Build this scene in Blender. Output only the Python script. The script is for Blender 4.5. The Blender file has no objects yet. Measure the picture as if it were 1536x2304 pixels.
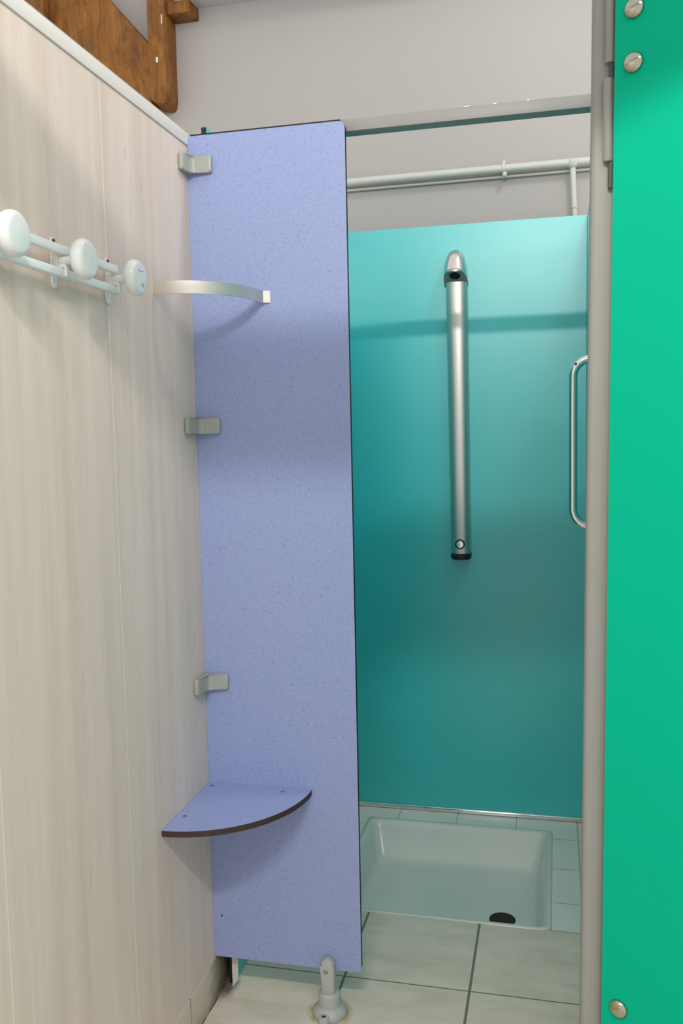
import bpy, bmesh, math, random
from mathutils import Vector, Matrix, Euler

# ------------------------------------------------------------------ camera, world, lights, exposure
S = bpy.context.scene
COL = S.collection
PI = math.pi

cam_d = bpy.data.cameras.new('camera')
cam = bpy.data.objects.new('camera', cam_d)
COL.objects.link(cam)
cam.location = (0.76924604, -1.86429723, 1.3048765)
cam.rotation_euler = (1.48411199, 0.02093764, 0.23169728)
cam_d.sensor_fit = 'VERTICAL'
cam_d.sensor_height = 36.0
cam_d.lens = 2014.4084 / 2304 * 36.0
cam_d.clip_start = 0.02
cam_d.dof.use_dof = True
cam_d.dof.focus_distance = 2.15
cam_d.dof.aperture_fstop = 10.0
S.camera = cam

world = bpy.data.worlds.new('room_air')
S.world = world
world.use_nodes = True
wn = world.node_tree.nodes['Background']
wn.inputs['Color'].default_value = (1.0, 0.985, 0.96, 1)
wn.inputs['Strength'].default_value = 0.95

def area_lamp(name, loc, target, sx, sy, power, color=(1, 0.97, 0.92)):
    d = bpy.data.lights.new(name, 'AREA')
    d.shape = 'RECTANGLE'; d.size = sx; d.size_y = sy; d.energy = power; d.color = color
    o = bpy.data.objects.new(name, d)
    COL.objects.link(o)
    o.location = loc
    o.rotation_euler = (Vector(target) - Vector(loc)).to_track_quat('-Z', 'Y').to_euler()
    return o

area_lamp('tube_light', (0.72, -2.2, 2.56), (0.4, 0.4, 1.2), 0.6, 0.03, 26.5)
area_lamp('ceiling_light', (1.22, 0.25, 3.15), (0.6, 0.9, 2.0), 0.2, 0.2, 8)
area_lamp('ceiling_light', (1.75, -2.5, 3.2), (0.0, -0.2, 0.8), 1.2, 0.6, 11)

S.view_settings.view_transform = 'Standard'
S.view_settings.look = 'None'
S.view_settings.gamma = 1.0
S.view_settings.exposure = 0.0
S.view_settings.use_curve_mapping = False
S.render.film_transparent = False
S.cycles.use_denoising = True
S.cycles.max_bounces = 8

# ------------------------------------------------------------------ materials
def lin(c):
    out = []
    for v in c:
        v /= 255.0
        out.append(v / 12.92 if v <= 0.04045 else ((v + 0.055) / 1.055) ** 2.4)
    return (*out, 1.0)

class NT:
    """small helper around a material's node tree"""
    def __init__(self, name, rough=0.5, metal=0.0, spec=0.5):
        self.m = bpy.data.materials.new(name)
        self.m.use_nodes = True
        self.t = self.m.node_tree
        self.b = self.t.nodes['Principled BSDF']
        self.b.inputs['Roughness'].default_value = rough
        self.b.inputs['Metallic'].default_value = metal
        self.b.inputs['Specular IOR Level'].default_value = spec
    def n(self, kind, **kw):
        nd = self.t.nodes.new(kind)
        for k, v in kw.items():
            setattr(nd, k, v)
        return nd
    def link(self, a, b):
        self.t.links.new(a, b)
    def put(self, sock, v):
        if isinstance(v, (int, float)):
            sock.default_value = v
        elif isinstance(v, tuple):
            sock.default_value = v
        else:
            self.link(v, sock)
    def math(self, op, a, b=0.0, c=0.0, clamp=False):
        nd = self.n('ShaderNodeMath', operation=op, use_clamp=clamp)
        for i, v in enumerate((a, b, c)):
            self.put(nd.inputs[i], v)
        return nd.outputs[0]
    def pos(self):
        if not hasattr(self, '_p'):
            self._p = self.n('ShaderNodeNewGeometry').outputs['Position']
        return self._p
    def obj(self):
        if not hasattr(self, '_o'):
            self._o = self.n('ShaderNodeTexCoord').outputs['Object']
        return self._o
    def xyz(self, v):
        nd = self.n('ShaderNodeSeparateXYZ'); self.link(v, nd.inputs[0])
        return nd.outputs
    def scaled(self, v, s):
        nd = self.n('ShaderNodeMapping'); self.link(v, nd.inputs['Vector'])
        nd.inputs['Scale'].default_value = s
        return nd.outputs[0]
    def noise(self, v, scale, detail=3, rough=0.5, dist=0.0):
        nd = self.n('ShaderNodeTexNoise')
        self.link(v, nd.inputs['Vector'])
        nd.inputs['Scale'].default_value = scale
        nd.inputs['Detail'].default_value = detail
        nd.inputs['Roughness'].default_value = rough
        nd.inputs['Distortion'].default_value = dist
        return nd.outputs[0]
    def ramp(self, v, lo, hi, a=0.0, b=1.0):
        nd = self.n('ShaderNodeMapRange', clamp=True)
        self.link(v, nd.inputs[0])
        nd.inputs[1].default_value = lo; nd.inputs[2].default_value = hi
        nd.inputs[3].default_value = a; nd.inputs[4].default_value = b
        return nd.outputs[0]
    def mix(self, f, a, b):
        nd = self.n('ShaderNodeMix', data_type='RGBA')
        self.put(nd.inputs[0], f)
        self.put(nd.inputs[6], a); self.put(nd.inputs[7], b)
        return nd.outputs[2]
    def color(self, c):
        self.put(self.b.inputs['Base Color'], c)
    def bump(self, h, strength=0.2, dist=0.002):
        nd = self.n('ShaderNodeBump')
        nd.inputs['Strength'].default_value = strength
        nd.inputs['Distance'].default_value = dist
        self.link(h, nd.inputs['Height'])
        self.link(nd.outputs[0], self.b.inputs['Normal'])
    def line(self, coord, offset, period, width):
        """1 on thin lines repeating every period along coord"""
        a = self.math('SUBTRACT', coord, offset)
        a = self.math('DIVIDE', a, period)
        r = self.math('ROUND', a)
        d = self.math('ABSOLUTE', self.math('SUBTRACT', a, r))
        return self.math('LESS_THAN', d, width / period / 2)

def plain(name, rgb, rough=0.5, metal=0.0, spec=0.5, vary=0.0, vscale=6.0, bumpy=0.0, bscale=300.0):
    k = NT(name, rough, metal, spec)
    c = lin(rgb)
    if vary:
        d = lin(tuple(max(0, v * (1 - vary)) for v in rgb))
        k.color(k.mix(k.noise(k.pos(), vscale, 4), d, c))
    else:
        k.color(c)
    if bumpy:
        k.bump(k.noise(k.pos(), bscale, 3), bumpy, 0.001)
    return k.m

def mat_laminate():
    k = NT('whitewashed_laminate', 0.5, spec=0.35)
    p = k.pos()
    s = k.xyz(p)
    fine = k.noise(k.scaled(p, (1, 60, 1.3)), 3.5, 6, 0.62, 0.3)
    broad = k.noise(k.scaled(p, (1, 14, 0.5)), 1.6, 3, 0.5)
    c = k.mix(k.ramp(broad, 0.3, 0.7), lin((220, 201, 187)), lin((234, 217, 205)))
    c = k.mix(k.ramp(fine, 0.35, 0.72, 0.0, 0.26), c, lin((194, 176, 162)))
    knots = k.noise(k.scaled(p, (1, 55, 5)), 2.2, 4, 0.7, 0.6)
    lane = k.noise(k.scaled(p, (1, 5, 0.15)), 2.5, 1)
    kn = k.math('MULTIPLY', k.ramp(knots, 0.6, 0.74), k.ramp(lane, 0.48, 0.6))
    c = k.mix(k.math('MULTIPLY', kn, 0.55), c, lin((130, 122, 105)))
    c = k.mix(k.math('MULTIPLY', k.line(s[1], -0.385, 0.385, 0.0026), 0.8), c, lin((240, 236, 226)))
    k.color(c)
    k.bump(fine, 0.06, 0.001)
    return k.m

def mat_blue():
    k = NT('blue_speckled_laminate', 0.42, spec=0.4)
    p = k.obj()
    n1 = k.noise(p, 90, 1.5, 0.5, 0.8)
    iso = k.math('ABSOLUTE', k.math('SUBTRACT', n1, 0.5))
    thin = k.ramp(iso, 0.008, 0.022, 1.0, 0.0)
    gate = k.ramp(k.noise(p, 120, 1), 0.53, 0.6)
    fl = k.math('MULTIPLY', thin, gate)
    n2 = k.noise(p, 130, 1.5, 0.5, 0.5)
    thin2 = k.ramp(k.math('ABSOLUTE', k.math('SUBTRACT', n2, 0.47)), 0.01, 0.03, 1.0, 0.0)
    fl2 = k.math('MULTIPLY', k.math('MULTIPLY', thin2, k.ramp(k.noise(p, 90, 1), 0.5, 0.6)), 0.5)
    c = k.mix(k.ramp(k.noise(p, 160, 3), 0.3, 0.7), lin((146, 158, 204)), lin((156, 168, 212)))
    c = k.mix(k.math('MULTIPLY', k.math('MAXIMUM', fl, fl2), 0.6), c, lin((112, 128, 178)))
    k.color(c)
    return k.m

def mat_floor():
    k = NT('beige_floor_tile', 0.42, spec=0.4)
    p = k.pos(); s = k.xyz(p)
    cloud = k.noise(k.scaled(p, (1.0, 2.6, 1)), 6, 5, 0.62, 0.6)
    c = k.mix(k.ramp(cloud, 0.3, 0.7), lin((213, 199, 183)), lin((234, 221, 207)))
    spots = k.noise(p, 38, 4, 0.7)
    c = k.mix(k.ramp(spots, 0.62, 0.78, 0, 0.35), c, lin((176, 164, 138)))
    gx = k.line(s[0], 0.277, 0.3, 0.0065)
    gy = k.line(s[1], 0.135, 0.3, 0.004)
    g = k.math('MAXIMUM', gx, gy)
    c = k.mix(g, c, lin((126, 122, 108)))
    # dirty joint along the foot of the left wall, dirt in the corner behind the divider
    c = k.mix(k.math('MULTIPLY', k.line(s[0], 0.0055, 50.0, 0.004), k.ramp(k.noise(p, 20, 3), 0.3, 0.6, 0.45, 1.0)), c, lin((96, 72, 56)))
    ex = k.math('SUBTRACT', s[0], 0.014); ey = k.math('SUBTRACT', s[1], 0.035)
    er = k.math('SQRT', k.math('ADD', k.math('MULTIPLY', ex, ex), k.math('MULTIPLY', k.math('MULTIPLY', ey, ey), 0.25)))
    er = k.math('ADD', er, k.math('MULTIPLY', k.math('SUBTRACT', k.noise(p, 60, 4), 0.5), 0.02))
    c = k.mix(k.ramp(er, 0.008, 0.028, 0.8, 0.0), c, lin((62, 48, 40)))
    # rusty ring left by standing water around the foot of the divider
    dx = k.math('SUBTRACT', s[0], 0.275); dy = k.math('SUBTRACT', s[1], -0.002)
    r = k.math('SQRT', k.math('ADD', k.math('MULTIPLY', dx, dx), k.math('MULTIPLY', dy, dy)))
    wob = k.math('ADD', r, k.math('MULTIPLY', k.math('SUBTRACT', k.noise(p, 45, 4), 0.5), 0.03))
    st = k.ramp(wob, 0.036, 0.056, 0.85, 0.0)
    c = k.mix(st, c, lin((165, 146, 74)))
    k.color(c)
    k.bump(k.math('SUBTRACT', 1.0, g), 0.25, 0.0015)
    return k.m

def mat_ledge():
    k = NT('white_ledge_tile', 0.3, spec=0.5)
    p = k.pos(); s = k.xyz(p)
    c = k.mix(k.noise(p, 9, 3), lin((226, 224, 214)), lin((236, 234, 225)))
    gx = k.line(s[0], 0.2535, 0.197, 0.0035)
    gy = k.line(s[1], 0.578, 0.199, 0.0035)
    g = k.math('MAXIMUM', gx, k.math('MAXIMUM', gy, k.line(s[1], 0.4345, 50.0, 0.005)))
    c = k.mix(k.math('MULTIPLY', g, 0.8), c, lin((150, 152, 140)))
    k.color(c)
    return k.m

def mat_skirting():
    k = NT('grey_skirting_tile', 0.45)
    p = k.pos(); s = k.xyz(p)
    c = k.mix(k.noise(p, 12, 4), lin((214, 196, 180)), lin((228, 210, 196)))
    c = k.mix(k.line(s[1], -0.152, 0.3, 0.003), c, lin((128, 122, 106)))
    grime_shade = k.math('ADD', s[1], k.math('MULTIPLY', k.math('SUBTRACT', k.noise(p, 40, 4), 0.5), 0.06))
    c = k.mix(k.ramp(grime_shade, -0.05, 0.02, 0.0, 0.75), c, lin((70, 56, 46)))  # dirt and corner shade painted in as one brown darkening towards the divider
    k.color(c)
    return k.m

def mat_wood():
    k = NT('stained_pine', 0.6, spec=0.3)
    p = k.obj()
    g = k.noise(k.scaled(p, (14, 14, 2.2)), 3, 6, 0.65, 1.2)
    c = k.mix(k.ramp(g, 0.3, 0.7), lin((104, 64, 24)), lin((154, 102, 44)))
    sp = k.noise(p, 16, 4, 0.7)
    c = k.mix(k.ramp(sp, 0.5, 0.7, 0, 0.6), c, lin((72, 46, 22)))
    k.color(c)
    k.bump(g, 0.2, 0.002)
    return k.m

def mat_cyan():
    k = NT('turquoise_laminate', 0.38, spec=1.0)
    p = k.obj()
    k.color(k.mix(k.noise(p, 4, 2), lin((5, 188, 189)), lin((12, 195, 196))))
    k.b.inputs['Coat Weight'].default_value = 1.0
    k.b.inputs['Coat Roughness'].default_value = 0.4
    return k.m

def mat_brush(name, rgb, rough, axis_scale):
    k = NT(name, rough, 1.0)
    n = k.noise(k.scaled(k.obj(), axis_scale), 40, 3)
    k.color(lin(rgb))
    k.put(k.b.inputs['Roughness'], k.ramp(n, 0.3, 0.7, rough - 0.06, rough + 0.08))
    return k.m

M = {
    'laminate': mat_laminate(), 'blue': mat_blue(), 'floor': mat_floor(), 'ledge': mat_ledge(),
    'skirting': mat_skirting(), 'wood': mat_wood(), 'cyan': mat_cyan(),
    'plaster': plain('grey_wall_paint', (176, 172, 169), 0.75, spec=0.25, vary=0.03, vscale=2, bumpy=0.12, bscale=140),
    'ceiling': plain('ceiling_paint', (186, 184, 190), 0.8, vary=0.03),
    'cap': plain('white_cap_trim', (243, 235, 228), 0.4),
    'core': plain('dark_laminate_core', (26, 22, 24), 0.6),
    'core_brown': plain('brown_laminate_core', (74, 54, 50), 0.7, vary=0.4, vscale=160),
    'grey_plastic': plain('grey_plastic', (164, 167, 160), 0.38, spec=0.5),
    'foot_plastic': plain('pale_grey_plastic', (186, 188, 186), 0.45, vary=0.06, vscale=40),
    'grey_paint': plain('grey_metal_paint', (156, 153, 150), 0.5, vary=0.06, vscale=18),
    'post_paint': plain('warm_grey_post_paint', (142, 144, 137), 0.55, vary=0.05, vscale=14),
    'pipe_paint': plain('painted_pipe', (196, 199, 192), 0.4, vary=0.04, vscale=30),
    'white_enamel': plain('white_enamel', (228, 233, 231), 0.22, spec=0.6),
    'porcelain': plain('white_porcelain_knob', (228, 230, 227), 0.12, spec=0.6),
    'ceramic': plain('shower_tray_ceramic', (219, 221, 214), 0.2, spec=0.6, vary=0.03, vscale=5),
    'green': plain('green_door_laminate', (0, 170, 134), 0.6, spec=0.08),
    'alu': mat_brush('satin_aluminium', (216, 211, 204), 0.45, (1, 1, 0.03)),
    'alu_band': mat_brush('brushed_aluminium_band', (226, 220, 212), 0.5, (0.05, 0.05, 1)),
    'chrome': plain('chrome', (226, 226, 224), 0.08, 1.0),
    'satin_chrome': plain('satin_chrome', (218, 216, 210), 0.2, 1.0),
    'head_metal': plain('polished_head_metal', (214, 208, 204), 0.26, 1.0),
    'steel': plain('screw_steel', (170, 166, 158), 0.3, 1.0),
    'black': plain('black_rubber', (24, 24, 28), 0.5),
    'dark_grey': plain('dark_grey_plastic', (150, 156, 160), 0.4),
    'hole': plain('dark_drain', (58, 38, 33), 0.7, vary=0.5, vscale=90),
    'bolt': plain('nickel_bolt', (176, 172, 156), 0.16, 1.0),
    'dark_pin': plain('dark_pin', (70, 72, 68), 0.5),
    'rust': plain('rust', (120, 60, 30), 0.8),
    'white_profile': plain('white_corner_profile', (222, 220, 208), 0.4, vary=0.06, vscale=40),
    'mark': plain('grey_scuff', (128, 124, 130), 0.6),
    'dirt': plain('dark_speck', (30, 26, 22), 0.8),
}

# ------------------------------------------------------------------ mesh helpers
def smooth_by_angle(me, ang=40):
    for p in me.polygons:
        p.use_smooth = True
    try:
        me.set_sharp_from_angle(angle=math.radians(ang))
    except Exception:
        pass

def obj(name, bm, mat, parent=None, smooth=True, ang=40):
    """links a bmesh given in world coordinates as one mesh object, under its thing"""
    me = bpy.data.meshes.new(name)
    if parent is not None:
        org = world_loc(parent)
        bmesh.ops.translate(bm, verts=bm.verts, vec=-org)
    bmesh.ops.recalc_face_normals(bm, faces=bm.faces)
    bm.to_mesh(me); bm.free()
    if smooth:
        smooth_by_angle(me, ang)
    mats = mat if isinstance(mat, (list, tuple)) else [mat]
    for m in mats:
        me.materials.append(M[m])
    o = bpy.data.objects.new(name, me)
    COL.objects.link(o)
    o.parent = parent
    return o

def world_loc(o):
    v = Vector((0, 0, 0))
    while o is not None:
        v += o.location
        o = o.parent
    return v

def tag(o, label, cat, group=None):
    o['label'] = label; o['category'] = cat
    if group: o['group'] = group
    return o

def thing(name, label, cat, loc, group=None):
    o = bpy.data.objects.new(name, None)
    COL.objects.link(o)
    o.location = loc
    o.empty_display_size = 0.05
    return tag(o, label, cat, group)

def struct(name, bm, mat, **kw):
    o = obj(name, bm, mat, **kw)
    o['kind'] = 'structure'
    return o

def NB(): return bmesh.new()

def bevel(bm, geom_edges, w, seg=2):
    bmesh.ops.bevel(bm, geom=geom_edges, offset=w, segments=seg, profile=0.5, affect='EDGES')

def box(bm, lo, hi, bev=0.0, seg=2, mi=0):
    t = bmesh.new()
    vs = [t.verts.new((x, y, z)) for z in (lo[2], hi[2]) for y in (lo[1], hi[1]) for x in (lo[0], hi[0])]
    for f in ((0, 2, 3, 1), (4, 5, 7, 6), (0, 1, 5, 4), (2, 6, 7, 3), (0, 4, 6, 2), (1, 3, 7, 5)):
        t.faces.new([vs[i] for i in f])
    if bev:
        bevel(t, t.edges[:], bev, seg)
    merge(bm, t, mi=mi)
    return bm

def merge(bm, t, mat=None, mi=0):
    if mat is not None:
        bmesh.ops.transform(t, matrix=mat, verts=t.verts)
    for f in t.faces:
        if mi: f.material_index = mi
    me = bpy.data.meshes.new('tmp')
    t.to_mesh(me); t.free()
    bm.from_mesh(me)
    bpy.data.meshes.remove(me)

def prism(bm, pts, axis, lo, hi, bev=0.0, seg=2, mi=0):
    """2-D polygon extruded along an axis; pts are the two other coordinates in xyz order"""
    t = bmesh.new()
    def mk(p, w):
        q = list(p); q.insert(axis, w)
        return t.verts.new(q)
    a = [mk(p, lo) for p in pts]; b = [mk(p, hi) for p in pts]
    t.faces.new(a); t.faces.new(b[::-1])
    n = len(pts)
    for i in range(n):
        t.faces.new((a[i], b[i], b[(i + 1) % n], a[(i + 1) % n]))
    if bev:
        bevel(t, t.edges[:], bev, seg)
    merge(bm, t, mi=mi)
    return bm

def frame_of(d):
    d = d.normalized()
    u = d.cross(Vector((0, 0, 1)))
    if u.length < 1e-4: u = Vector((1, 0, 0))
    u.normalize()
    return u, d.cross(u).normalized()

def tube(bm, pts, r, n=16, cap=True, sy=1.0, mi=0):
    """round tube along a path; r is one radius or one per point"""
    pts = [Vector(p) for p in pts]
    rs = r if isinstance(r, (list, tuple)) else [r] * len(pts)
    t = bmesh.new()
    rings = []
    prev = None
    for i, p in enumerate(pts):
        d = (pts[min(i + 1, len(pts) - 1)] - pts[max(i - 1, 0)]).normalized()
        if prev is None:
            u, v = frame_of(d)
        else:
            u = (prev - d * prev.dot(d)).normalized(); v = d.cross(u).normalized()
        prev = u
        rings.append([t.verts.new(p + (u * math.cos(a) + v * math.sin(a) * sy) * rs[i])
                      for a in (2 * PI * j / n for j in range(n))])
    for a, b in zip(rings, rings[1:]):
        for j in range(n):
            t.faces.new((a[j], a[(j + 1) % n], b[(j + 1) % n], b[j]))
    if cap:
        t.faces.new(rings[0][::-1]); t.faces.new(rings[-1])
    merge(bm, t, mi=mi)
    return bm

def lathe(bm, prof, base, axis, n=32, mi=0):
    """profile of (distance along axis, radius), closed at both ends"""
    axis = Vector(axis).normalized()
    u, v = frame_of(axis)
    base = Vector(base)
    t = bmesh.new()
    rings = []
    for h, r in prof:
        c = base + axis * h
        if r < 1e-6:
            rings.append([t.verts.new(c)])
        else:
            rings.append([t.verts.new(c + (u * math.cos(a) + v * math.sin(a)) * r) for a in (2 * PI * j / n for j in range(n))])
    for a, b in zip(rings, rings[1:]):
        for j in range(n):
            k = (j + 1) % n
            if len(a) == 1 and len(b) == 1: continue
            if len(a) == 1: t.faces.new((a[0], b[k], b[j]))
            elif len(b) == 1: t.faces.new((a[j], a[k], b[0]))
            else: t.faces.new((a[j], a[k], b[k], b[j]))
    if len(rings[0]) > 1: t.faces.new(rings[0][::-1])
    if len(rings[-1]) > 1: t.faces.new(rings[-1])
    merge(bm, t, mi=mi)
    return bm

def loft(bm, loops, cap0=True, cap1=True, mi=0):
    t = bmesh.new()
    rings = [[t.verts.new(p) for p in L] for L in loops]
    n = len(rings[0])
    for a, b in zip(rings, rings[1:]):
        for j in range(n):
            t.faces.new((a[j], a[(j + 1) % n], b[(j + 1) % n], b[j]))
    if cap0: t.faces.new(rings[0][::-1])
    if cap1: t.faces.new(rings[-1])
    merge(bm, t, mi=mi)
    return bm

def round_rect(x0, x1, y0, y1, r, seg=6):
    out = []
    for cx, cy, a0 in ((x1 - r, y1 - r, 0), (x0 + r, y1 - r, 90), (x0 + r, y0 + r, 180), (x1 - r, y0 + r, 270)):
        for i in range(seg + 1):
            a = math.radians(a0 + 90 * i / seg)
            out.append((cx + r * math.cos(a), cy + r * math.sin(a)))
    return out

def board(bm, x0, x1, z0, z1, y0, y1, r, edge_mi=1, square_left=False):
    """upright board facing -y with rounded corners; rim faces get the core material"""
    pts = round_rect(x0, x1, z0, z1, r)
    if square_left:
        h = len(pts) // 4
        pts = pts[:h] + [(x0, z1), (x0, z0)] + pts[3 * h:]
    t = bmesh.new()
    a = [t.verts.new((x, y0, z)) for x, z in pts]; b = [t.verts.new((x, y1, z)) for x, z in pts]
    t.faces.new(a); t.faces.new(b[::-1])
    n = len(pts)
    for i in range(n):
        f = t.faces.new((a[i], b[i], b[(i + 1) % n], a[(i + 1) % n])); f.material_index = edge_mi
    merge(bm, t)
    return bm

def copy_thing(src, loc, label):
    c = src.copy(); COL.objects.link(c); c.location = loc; c['label'] = label
    for ch in list(src.children):
        d = ch.copy(); COL.objects.link(d); d.parent = c
        for g in list(ch.children):
            e = g.copy(); COL.objects.link(e); e.parent = d
    return c

# ------------------------------------------------------------------ the setting
YB = 1.12          # turquoise shower back
YW = 1.25          # grey wall behind it

struct('wall_back', box(NB(), (-2.6, YW, -0.1), (2.2, YW + 0.12, 3.6)), 'plaster', smooth=False)
struct('ceiling', box(NB(), (-0.45, 1.09, 2.815), (2.2, YW, 2.84)), 'ceiling', smooth=False)
struct('wall_left', box(NB(), (-0.045, -2.6, 0.0), (0.0, YW, 1.956)), 'laminate', smooth=False)
b = NB()
box(b, (0.0, -2.6, 1.9315), (0.0035, 0.014, 1.9585), 0.0008)
box(b, (-0.05, -2.6, 1.9565), (0.0035, 0.014, 1.9585), 0.0005)
struct('trim_1', b, 'cap')
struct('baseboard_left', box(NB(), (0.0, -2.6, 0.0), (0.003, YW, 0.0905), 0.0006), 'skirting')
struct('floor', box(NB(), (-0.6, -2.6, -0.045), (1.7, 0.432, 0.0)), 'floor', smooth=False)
b = NB()
box(b, (-0.1, 0.4325, -0.045), (0.1545, YW, 0.0))
box(b, (0.766, 0.4325, -0.045), (1.7, YW, 0.0))
box(b, (0.1545, 1.036, -0.045), (0.766, YW, 0.0))
struct('trim_2', b, 'ledge', smooth=False)

# added timber beam out of view, casts the shadow band on the divider
struct('shadow_beam', box(NB(), (-0.6, -1.53, 2.150), (1.7, -1.48, 2.2285), 0.003), 'wood')

# ------------------------------------------------------------------ turquoise shower walls
bp = thing('shower_wall_panel', 'wide turquoise wall panel at the back of the shower, behind the metal shower column', 'wall panel', (0.45, YB, 0.0))
b = NB(); box(b, (0.028, YB, 0.012), (0.871, YB + 0.01, 1.975))
obj('sheet', b, 'cyan', bp, smooth=False)
b = NB(); box(b, (0.028, YB - 0.009, 0.001), (0.871, YB, 0.0165), 0.004, 3)
obj('trim_strip', b, 'chrome', bp)['label'] = 'shiny chrome strip along the bottom'

sp = thing('side_panel', 'turquoise side panel mostly hidden behind the blue divider, its dark edge showing above and below', 'wall panel', (0.02, 0.5, 0.0))
b = NB(); box(b, (0.0155, 0.05, 0.001), (0.026, YW, 1.983)); obj('sheet', b, 'cyan', sp, smooth=False)
b = NB(); box(b, (0.0153, 0.0485, 0.004), (0.0262, 0.05, 1.983)); obj('edge', b, 'core', sp, smooth=False)['label'] = 'dark front edge'
sp = thing('side_panel', 'narrow strip of turquoise side panel seen beside the grey post, right of the back panel', 'wall panel', (0.877, 0.5, 0.0))
b = NB(); box(b, (0.872, -0.62, 0.001), (0.882, YW, 1.975)); obj('sheet', b, 'cyan', sp, smooth=False)

# white corner profile under the divider
pr = thing('corner_profile', 'short white pointed corner profile standing under the bottom left of the blue divider', 'corner trim', (0.03, 0.04, 0.0))
b = NB()
prism(b, [(0.0285, 0.004), (0.043, 0.026), (0.043, 0.16), (0.0285, 0.16)], 1, 0.034, 0.0365)
prism(b, [(0.0365, 0.02), (0.044, 0.02), (0.044, 0.16), (0.0365, 0.16)], 0, 0.0285, 0.031)
obj('strip', b, 'white_profile', pr, smooth=False)

# ------------------------------------------------------------------ blue divider
dv = thing('divider_panel', 'tall narrow blue speckled divider panel with dark edges standing beside the laminate wall', 'divider', (0.175, 0.0, 0.0))
b = NB(); board(b, 0.0005, 0.3495, 0.1, 1.95, 0.0, 0.0125, 0.013, square_left=True)
obj('board', b, ['blue', 'core'], dv, ang=30)
b = NB(); box(b, (0.002, 0.0125, 1.93), (0.337, 0.0165, 1.9575))
obj('edge_strip', b, 'core', dv)['label'] = 'thin black strip along the top edge'
FX, FY = 0.276, -0.006
ft = NB()
lathe(ft, [(0, 0.038), (0.006, 0.039), (0.012, 0.037), (0.017, 0.0315), (0.02, 0.0275), (0.022, 0.0252), (0.045, 0.0246), (0.05, 0.0242), (0.0525, 0.0225), (0.0545, 0.018)], (FX, FY, 0.0005), (0, 0, 1))
foot = obj('foot', ft, 'foot_plastic', dv); foot['label'] = 'pale grey plastic foot screwed to the bottom edge'
# the upright tongue that clasps the panel
pts = []
for i in range(13):
    a = PI * i / 12
    pts.append((FX - 0.001 + 0.0155 * math.cos(a), 0.118 + 0.0165 * math.sin(a)))
pts += [(FX - 0.0165, 0.052), (FX + 0.0165, 0.052)]
b = NB(); prism(b, pts, 1, -0.024, -0.0005, 0.006, 3)
obj('clasp', b, 'foot_plastic', foot)
b = NB(); lathe(b, [(0, 0.0052), (0.0016, 0.005), (0.0024, 0.0035), (0.0018, 0.002), (0.0018, 0)], (FX - 0.003, -0.0236, 0.108), (0, -1, 0), 20)
obj('screw', b, 'steel', foot)
b = NB()
lathe(b, [(0, 0.0125), (0.014, 0.012), (0.0165, 0.0105), (0.0172, 0.0055), (0.0145, 0.005), (0.0145, 0)], (FX - 0.004, FY - 0.039, 0.0005), (0, 0, 1), 24)
obj('lug', b, 'foot_plastic', foot)
b = NB(); lathe(b, [(0, 0.0045), (0.001, 0.0045), (0.0016, 0.003), (0.0016, 0)], (FX - 0.004, FY - 0.039, 0.0150), (0, 0, 1), 16)
obj('lug_screw', b, 'hole', foot)
b = NB(); lathe(b, [(0, 0.0022), (0.0006, 0.0022), (0.0006, 0)], (FX + 0.0115, FY - 0.0199, 0.034), (0.5, -0.85, 0), 12)
obj('pin_hole', b, 'dark_grey', foot)
b = NB(); lathe(b, [(0, 0.0022), (0.0005, 0.0022), (0.0005, 0)], (0.0207, -0.0002, 0.1995), (0, -1, 0), 12)
obj('drill_hole', b, 'dirt', dv)

# ------------------------------------------------------------------ corner brackets (wall to divider)
def bracket_bm(L1, L2, z0, z1, t):
    b = NB()
    ch = 0.006
    pts = [(0.0, -0.0003), (0.0, -L1), (t * 0.9, -L1), (t, -L1 + 0.004), (t, -t - ch), (t + ch, -t), (L2 - 0.004, -t), (L2, -t * 0.9), (L2, -0.0003)]
    pts = [(x + 0.0004, y) for x, y in pts]
    prism(b, pts, 2, z0, z1, 0.0038, 3)
    return b

def bracket(z, L1, label):
    o = thing('corner_bracket', label, 'bracket', (0.0, 0.0, z), 'grey corner brackets along the inner corner')
    obj('body', bracket_bm(L1, 0.0575, z - 0.0175, z + 0.0175, 0.0125), 'grey_plastic', o)
    return o
bracket(1.886, 0.052, 'grey plastic corner bracket near the top of the blue divider, just under the white trim')
bracket(1.329, 0.07, 'grey plastic corner bracket at mid height, below the curved metal rail')
bracket(0.7565, 0.07, 'grey plastic corner bracket low on the divider, just above the blue corner shelf')

# ------------------------------------------------------------------ quarter-round shelf
SR, SZ = 0.2555, 0.5165
sh = thing('corner_shelf', 'blue quarter-round corner shelf with a dark curved edge between wall and divider', 'shelf', (0.0, 0.0, SZ))
pts = [(0.0006, -0.0006)] + [(0.0006 + (SR - 0.012) * math.sin(PI / 2 * i / 40), -0.0006 - SR * math.cos(PI / 2 * i / 40)) for i in range(41)]
t = NB()
va = [t.verts.new((x, y, SZ - 0.0125)) for x, y in pts]; vb = [t.verts.new((x, y, SZ)) for x, y in pts]
t.faces.new(va[::-1]); t.faces.new(vb)
for i in range(len(pts)):
    j = (i + 1) % len(pts)
    t.faces.new((va[i], va[j], vb[j], vb[i])).material_index = 1
obj('board', t, ['blue', 'core_brown'], sh, ang=30)
for x, y in ((0.014, -0.018), (0.183, -0.022), (0.019, -0.182)):
    b = NB(); lathe(b, [(0, 0.0045), (0.0008, 0.0045), (0.0012, 0.0035), (0.0004, 0.002), (0.0004, 0)], (x, y, SZ - 0.0001), (0, 0, 1), 16)
    obj('screw', b, 'steel', sh)

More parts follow.
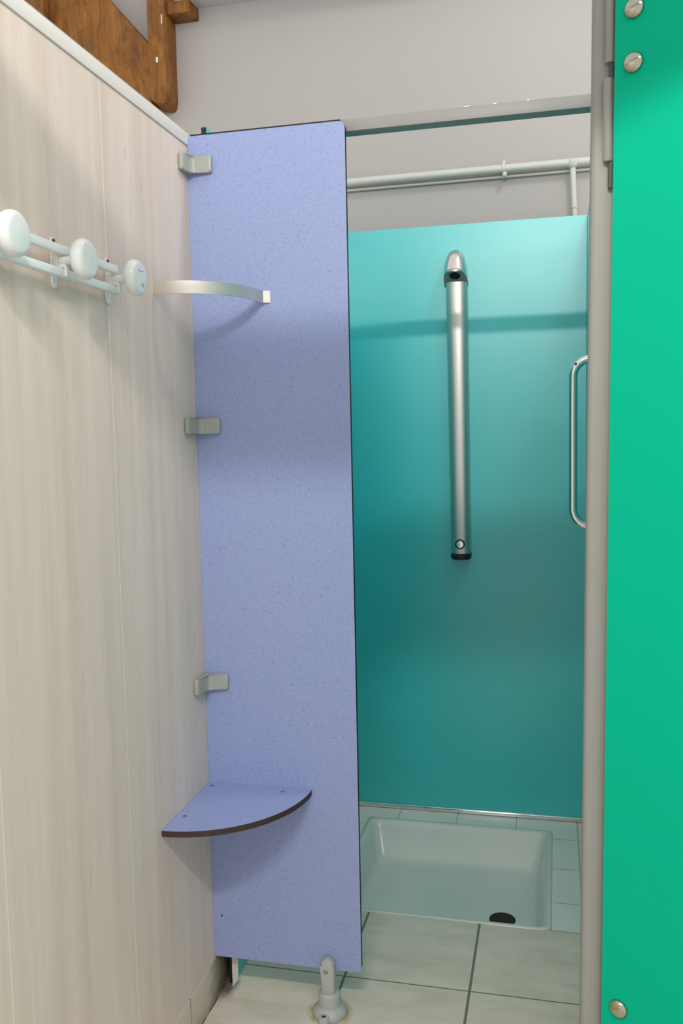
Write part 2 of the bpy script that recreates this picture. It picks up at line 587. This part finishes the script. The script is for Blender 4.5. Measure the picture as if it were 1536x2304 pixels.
# ------------------------------------------------------------------ curved metal rail
RZ0, RZ1 = 1.5885, 1.6135
rl = thing('curved_rail', 'curved brushed aluminium rail bent across the corner above the shelf', 'rail', (0.0, 0.0, 1.60))
path = [(0.0002, -0.1925), (0.012, -0.1925)]
for i in range(1, 36):
    a = PI / 2 * i / 36
    path.append((0.012 + 0.150 * math.sin(a) ** 0.96, -0.012 - 0.1805 * math.cos(a) ** 0.96))
path += [(0.166, -0.009), (0.1795, -0.0015)]
w = 0.0026
outer, inner = [], []
for i, p in enumerate(path):
    q = Vector(path[min(i + 1, len(path) - 1)]) - Vector(path[max(i - 1, 0)])
    nrm = Vector((q[1], -q[0])).normalized()
    outer.append((p[0], p[1])); inner.append((p[0] - nrm[0] * w, p[1] - nrm[1] * w))
b = NB()
loft(b, [[(o[0], o[1], RZ0), (i[0], i[1], RZ0), (i[0], i[1], RZ1), (o[0], o[1], RZ1)] for o, i in zip(outer, inner)])
obj('band', b, 'alu_band', rl, ang=25)

# ------------------------------------------------------------------ coat rack on the left wall
cr = thing('coat_rack', 'white metal coat rack with round knobs screwed to the laminate wall', 'coat rack', (0.0, -0.565, 1.585))
RX = 0.0185
for z in (1.6015, 1.5655):
    b = NB()
    box(b, (RX - 0.005, -1.02, z - 0.0075), (RX + 0.005, -0.3855, z + 0.0075), 0.0032, 3)
    obj('rod', b, 'white_enamel', cr)
KY = (-0.755, -0.565, -0.388)
for i, y in enumerate(KY):
    b = NB()
    # plate against the wall with an ear above and below, bent web carrying the stem
    ear = []
    for k in range(9):
        a = PI * k / 8
        ear.append((y + 0.0085 * math.cos(a), 1.6165 + 0.007 * math.sin(a)))
    for k in range(9):
        a = PI + PI * k / 8
        ear.append((y + 0.0085 * math.cos(a), 1.5505 + 0.007 * math.sin(a)))
    prism(b, ear, 0, 0.0003, 0.0035, 0.0008, 1)
    box(b, (0.003, y - 0.0075, 1.5735), (0.0125, y + 0.0075, 1.5935), 0.001)
    prism(b, [(0.0125, 1.5935), (0.016, 1.5935), (0.0265, 1.576), (0.0265, 1.5605), (0.0235, 1.5605), (0.0235, 1.5745), (0.0125, 1.5745)], 1, y - 0.0045, y + 0.0045, 0.0006, 1)
    br = obj('bracket', b, 'white_enamel', cr)
    for z in (1.6175, 1.5495):
        c = NB(); lathe(c, [(0, 0.0036), (0.0015, 0.0034), (0.0022, 0.002), (0.0012, 0.0012), (0.0012, 0)], (0.0034, y, z), (1, 0, 0), 14)
        obj('screw', c, 'rust' if z > 1.6 else 'white_enamel', br)
    kx = 0.0545
    kz = 1.5855
    b = NB(); tube(b, [(0.012, y, kz), (kx - 0.006, y, kz)], 0.0066, 18)
    st = obj('stem', b, 'white_enamel', cr)
    b = NB()
    R, T = 0.0318, 0.022
    prof = [(0, 0.006)]
    for k in range(1, 15):
        a = -PI / 2 + PI * k / 15
        prof.append((T / 2 + T / 2 * math.sin(a), R * (0.62 + 0.38 * math.cos(a) ** 0.75) if a > -1.3 else R * 0.55))
    prof += [(T, R * 0.55), (T + 0.0012, R * 0.25), (T + 0.0014, 0)]
    lathe(b, prof, (kx - 0.01, y, kz), (1, 0, 0), 40)
    kn = obj('knob', b, 'porcelain', cr)
    if i == 2:
        random.seed(4)
        b = NB()
        px = kx - 0.01 + T + 0.0004
        line = [(px, y - 0.011, kz + 0.012)]
        for k in range(26):
            zz = kz + 0.013 - 0.027 * k / 25
            line.append((px, y - 0.002 + (0.009 if k % 2 else -0.008) * random.uniform(0.3, 1.0) + 0.004 * k / 25, zz + random.uniform(-0.003, 0.003)))
        tube(b, line, 0.0007, 6)
        obj('scratch', b, 'mark', kn)['label'] = 'grey scratches on the face'

# ------------------------------------------------------------------ shower column
CY = YB
sc = thing('shower_column', 'tall satin aluminium shower column mounted on the turquoise back panel', 'shower', (0.467, YB, 0.9))
CX0, CX1 = 0.4635, 0.4695          # centre at top and at bottom
def dsec(cx, hw, dep, z, n=18):
    """D-shaped section: flat back on the wall, rounded front"""
    out = [(cx + hw, CY - 0.0005, z)]
    for i in range(n + 1):
        a = PI * i / n
        ca, sa = math.cos(a), math.sin(a)
        out.append((cx + hw * math.copysign(abs(ca) ** 0.7, ca), CY - 0.012 - (dep - 0.012) * sa ** 0.75, z))
    out.append((cx - hw, CY - 0.0005, z))
    return out
b = NB()
loft(b, [dsec(CX1, 0.0325, 0.05, 0.904), dsec((CX0 + CX1) / 2, 0.0335, 0.05, 1.35), dsec(CX0, 0.0345, 0.05, 1.785)])
obj('body', b, 'alu', sc, ang=50)
b = NB()
loft(b, [dsec(CX1, 0.030, 0.05, 0.884), dsec(CX1, 0.033, 0.0525, 0.889), dsec(CX1, 0.033, 0.0525, 0.9), dsec(CX1, 0.0315, 0.051, 0.9045)])
obj('end_cap', b, 'black', sc)
bt = NB()
lathe(bt, [(0, 0.0165), (0.003, 0.0165), (0.0036, 0.0145), (0.0036, 0)], (CX1, CY - 0.0485, 0.936), (0, -1, 0), 32)
bo = obj('button', bt, 'black', sc)
bt = NB()
lathe(bt, [(0, 0.0125), (0.0042, 0.0125), (0.006, 0.011), (0.0066, 0)], (CX1, CY - 0.0515, 0.936), (0, -1, 0), 32)
obj('button_face', bt, 'satin_chrome', bo)
# hooded head: section grows downwards, bottom cut slanting towards the bather
loops = []
H0, H1 = 1.776, 1.889
for k in range(15):
    s = k / 14
    z = H1 - (H1 - H0) * s
    q = (1 - (1 - min(1.0, s * 1.02)) ** 2.3) ** 0.5
    hw = 0.0385 * (0.22 + 0.78 * q)
    dep = 0.028 + 0.058 * q
    L = []
    sec = dsec(CX0 - 0.002, hw, dep, z)
    for x, y, zz in sec:
        # the cut rises towards the front
        fr = (CY - y) / 0.088
        zz2 = zz + (0.042 * fr) * s ** 5
        L.append((x, y, zz2))
    loops.append(L)
b = NB(); loft(b, loops, cap0=True, cap1=False)
hd = obj('head', b, 'head_metal', sc, ang=50)
b = NB()
bot = loops[-1]
tz = NB(); vs = [tz.verts.new((x, y, z - 0.0)) for x, y, z in bot]
vs2 = [tz.verts.new((x * 0.97 + 0.4615 * 0.03, y + 0.001, z + 0.004)) for x, y, z in bot]
tz.faces.new(vs); tz.faces.new(vs2[::-1])
for j in range(len(vs)):
    k = (j + 1) % len(vs)
    tz.faces.new((vs[j], vs[k], vs2[k], vs2[j]))
merge(b, tz)
obj('underside', b, 'dark_grey', hd)
nrm = Vector((0, -0.042, -0.088)).normalized()
nc = Vector((CX0 - 0.002, CY - 0.056, H0 + 0.027))
b = NB()
lathe(b, [(-0.002, 0.0175), (0.0012, 0.0175), (0.0018, 0.016), (0.0006, 0.0155), (0.0006, 0.012), (0.0018, 0.0118), (0.0018, 0.0095), (0.0006, 0.009), (0.0006, 0.006), (0.002, 0.0055), (0.002, 0)], nc, nrm, 28)
obj('nozzle', b, 'black', hd)['label'] = 'round black spray nozzle'

# ------------------------------------------------------------------ chrome grab bar
gb = thing('grab_bar', 'chrome D-shaped grab bar with a rust spot, partly behind the grey post', 'grab bar', (0.872, 0.3, 1.27))
GX, GR = 0.8135, 0.04
zt_, zb_ = 1.4665, 1.0785
path = [(0.8725, 0.3, zt_), (GX + GR, 0.3, zt_)]
for i in range(1, 10):
    a = PI / 2 * i / 9
    path.append((GX + GR - GR * math.sin(a), 0.3, zt_ - GR + GR * math.cos(a)))
for i in range(0, 10):
    a = PI / 2 * i / 9
    path.append((GX + GR - GR * math.cos(a), 0.3, zb_ + GR - GR * math.sin(a)))
path.append((0.8725, 0.3, zb_))
b = NB(); tube(b, path, 0.0096, 24)
bar = obj('bar', b, 'chrome', gb, ang=60)
b = NB(); lathe(b, [(0, 0.001), (0.001, 0.0035), (0.002, 0.003), (0.0026, 0)], (GX + 0.006, 0.2925, zt_ - 0.012), (-0.5, -0.8, 0.4), 10)
obj('rust_spot', b, 'rust', bar)
for z in (zt_, zb_):
    b = NB(); lathe(b, [(0, 0.02), (0.003, 0.02), (0.006, 0.012), (0.0062, 0)], (0.8722, 0.3, z), (-1, 0, 0), 24)
    obj('flange', b, 'chrome', gb)

# ------------------------------------------------------------------ sunken shower tray
st = thing('shower_tray', 'white ceramic shower tray sunk into the tiled floor', 'shower tray', (0.46, 0.73, 0.0))
def rr(x0, x1, y0, y1, r, z): return [(x, y, z) for x, y in round_rect(x0, x1, y0, y1, r, 8)]
X0, X1, Y0, Y1 = 0.1548, 0.7657, 0.4345, 1.0357
loops = [rr(X0, X1, Y0, Y1, 0.028, -0.03), rr(X0, X1, Y0, Y1, 0.028, -0.003), rr(X0 + .003, X1 - .003, Y0 + .003, Y1 - .003, 0.027, 0.0004),
         rr(X0 + .012, X1 - .012, Y0 + .012, Y1 - .012, 0.024, 0.0004), rr(X0 + .02, X1 - .02, Y0 + .02, Y1 - .02, 0.024, -0.004),
         rr(X0 + .026, X1 - .026, Y0 + .024, Y1 - .03, 0.026, -0.016), rr(X0 + .044, X1 - .042, Y0 + .034, Y1 - .088, 0.034, -0.082),
         rr(X0 + .052, X1 - .048, Y0 + .04, Y1 - .108, 0.034, -0.095), rr(X0 + .066, X1 - .06, Y0 + .05, Y1 - .13, 0.03, -0.1)]
cx, cy = 0.6245, 0.645
loops.append([(cx + (x - cx) * 0.3, cy + (y - cy) * 0.3, -0.103) for x, y, z in loops[-1]])
b = NB(); loft(b, loops, cap0=False, cap1=True)
obj('basin', b, 'ceramic', st, ang=60)
b = NB(); lathe(b, [(0, 0.0375), (0.0026, 0.0375), (0.003, 0.035), (0.0015, 0.033), (0.001, 0)], (cx, cy, -0.1035), (0, 0, 1), 36)
obj('drain', b, 'hole', st)['label'] = 'dark round drain hole'

# ------------------------------------------------------------------ pipes on the grey wall
wp = thing('water_pipe', 'painted grey water pipe running along the wall above the turquoise panel', 'pipe', (0.45, YW, 2.16))
PY = YW - 0.028
b = NB(); tube(b, [(-0.02, PY, 2.1645), (0.95, PY, 2.1672)], 0.0135, 24)
obj('pipe', b, 'pipe_paint', wp)
def pz(x): return 2.1645 + (x + 0.02) / 0.97 * 0.0027
vx = 0.829
b = NB()
tube(b, [(vx, PY, pz(vx)), (vx + 0.004, PY, 2.07), (vx + 0.012, PY, 1.9)], 0.0095, 18)
lathe(b, [(0, 0.0095), (0.001, 0.0115), (0.006, 0.0115), (0.008, 0.0095)], (vx + 0.007, PY, 2.02), (0, 0, 1), 18)
obj('branch_pipe', b, 'pipe_paint', wp)
b = NB(); lathe(b, [(-0.012, 0.017), (0.004, 0.0175), (0.012, 0.0125), (0.014, 0.0095)], (vx + 0.0005, PY, pz(vx) - 0.004), (0.04, 0, -1), 24)
obj('tee_collar', b, 'pipe_paint', wp)
b = NB()
mx = 0.61
tube(b, [(mx - 0.006, PY, pz(mx)), (mx + 0.006, PY, pz(mx))], 0.0155, 24)
box(b, (mx - 0.005, PY, pz(mx) + 0.012), (mx + 0.005, YW, pz(mx) + 0.026), 0.001)
lathe(b, [(0, 0.0075), (0.006, 0.0075), (0.009, 0.004), (0.0095, 0)], (mx + 0.003, PY - 0.006, pz(mx) - 0.021), (0, -1, 0), 16)
box(b, (mx - 0.005, PY - 0.006, pz(mx) - 0.03), (mx + 0.009, YW - 0.018, pz(mx) - 0.013), 0.001)
lathe(b, [(0, 0.0045), (0.003, 0.0045), (0.004, 0)], (mx, YW - 0.012, pz(mx) + 0.026), (0, -1, 0), 12)
obj('pipe_clamp', b, 'pipe_paint', wp)
tp = thing('thin_pipe', 'thin painted pipe running just below the thicker water pipe', 'pipe', (0.45, YW, 2.14))
b = NB(); tube(b, [(-0.02, YW - 0.012, 2.1425), (0.6, YW - 0.012, 2.144), (0.95, YW - 0.012, 2.1455)], 0.0045, 14)
obj('pipe', b, 'pipe_paint', tp)

# ------------------------------------------------------------------ square cross rail
cx_ = thing('cross_rail', 'grey painted square rail crossing above the shower opening, right of the divider', 'rail', (0.6, 0.03, 1.94))
b = NB(); box(b, (0.3375, 0.0175, 1.9335), (0.872, 0.0535, 1.9585), 0.0012)
obj('bar', b, 'grey_paint', cx_)
for x, wd in ((0.598, 0.016), (0.655, 0.009), (0.72, 0.006)):
    b = NB()
    prism(b, [(x - wd / 2, 1.9593), (x + wd / 2, 1.9593), (x + wd / 3, 1.9572), (x - wd / 4, 1.957)], 1, 0.0168, 0.021)
    obj('chipped_paint', b, 'white_profile', cx_, smooth=False)

# ------------------------------------------------------------------ roof truss
tr = thing('roof_truss', 'brown timber roof truss ending above the laminate wall, upper left', 'roof truss', (-0.57, 1.2, 2.47))
b = NB()
pts = [(-0.606, 2.492), (-0.59, 2.474), (-0.556, 2.468), (-0.547, 2.476), (-0.541, 2.5), (-0.541, 3.3), (-0.606, 3.3)]
prism(b, pts, 1, 1.15, YW - 0.001, 0.004, 2)
obj('post', b, 'wood', tr, ang=30)
d = Vector((-0.655, 0.755)); nn = Vector((-0.755, -0.655))
A = Vector((-0.6065, 2.6775))
pts = [A, A + d * 0.95, A + d * 0.95 + nn * 0.24, A + d * 0.06 + nn * 0.24, Vector((-0.6065, 2.44))]
b = NB(); prism(b, [tuple(p) for p in pts], 1, 1.16, 1.235, 0.004, 2)
obj('brace', b, 'wood', tr, ang=30)
b = NB(); box(b, (-1.034, 1.118, 2.66), (-0.985, 1.159, 3.3), 0.003)
obj('stud', b, 'wood', tr)
b = NB(); box(b, (-0.540, 1.17, 2.772), (-0.452, YW - 0.001, 2.8145), 0.004)
obj('purlin_end', b, 'wood', tr)
for lo, hi in (((-0.553, 1.1485, 2.735), (-0.549, 1.1505, 2.765)), ((-0.5775, 1.1485, 2.608), (-0.569, 1.1505, 2.626))):
    b = NB(); box(b, lo, hi, 0.0004)
    obj('paint_drip', b, 'white_profile', tr)['label'] = 'white paint drip'

# ------------------------------------------------------------------ grey post with hinge barrels
PX0, PX1 = 0.809, 0.835
po = thing('door_post', 'slim grey door post between the shower and the green door', 'post', (0.82, -0.69, 0.0))
def lean(z): return (z - 1.2) * 0.0095
def post_loop(z):
    k = lean(z)
    return [(x + k, y, z) for x, y in round_rect(PX0, PX1 + 0.004, -0.715, -0.675, 0.007, 5)]
b = NB(); loft(b, [post_loop(0.0005), post_loop(1.2), post_loop(2.25)])
obj('tube', b, 'post_paint', po, ang=35)
hx = 0.8285
for z0, z1 in ((1.735, 2.0), (1.622, 1.717)):
    b = NB(); k = lean((z0 + z1) / 2)
    tube(b, [(hx + k, -0.7185, z0), (hx + k, -0.7185, z0 + 0.002), (hx + k, -0.7185, z1 - 0.002), (hx + k, -0.7185, z1)], [0.0058, 0.0066, 0.0066, 0.0058], 20)
    obj('hinge_barrel', b, 'post_paint', po)
for z0, z1 in ((1.717, 1.735), (1.592, 1.622)):
    k = lean(z0)
    b = NB(); tube(b, [(hx + k + 0.0035, -0.7185, z0 - 0.001), (hx + k + 0.0035, -0.7185, z1 + 0.001)], 0.0036, 14)
    obj('hinge_pin', b, 'dark_pin', po)

# ------------------------------------------------------------------ open green door
dr = thing('cubicle_door', 'open bright green cubicle door with silver dome bolts at the right', 'door', (0.834, -0.728, 0.1))
D0 = Vector((0.8342, -0.7285, 0.0))
ud = Vector((0.891, -0.454, 0.0))           # along the leaf, away from the post
nd = Vector((-0.454, -0.891, 0.0))          # towards the camera
mt = Matrix(((ud.x, -nd.x, 0, D0.x), (ud.y, -nd.y, 0, D0.y), (0, 0, 1, 0), (0, 0, 0, 1)))
t = NB(); board(t, 0.0, 0.6, 0.12, 2.02, 0.0, 0.0125, 0.012)
for v in t.verts:
    v.co.x += lean(v.co.z)
bmesh.ops.transform(t, matrix=mt, verts=t.verts)
obj('leaf', t, ['green', 'core'], dr, ang=30)
for z in (1.7843, 1.7244, 0.57):
    c = D0 + ud * (0.0228 + lean(z)) + Vector((0, 0, z))
    b = NB(); lathe(b, [(0, 0.0117), (0.0014, 0.0117), (0.0033, 0.0108), (0.0052, 0.0084), (0.0064, 0.005), (0.0069, 0)], c + nd * 0.0002, nd, 36)
    obj('bolt', b, 'bolt', dr, ang=60)
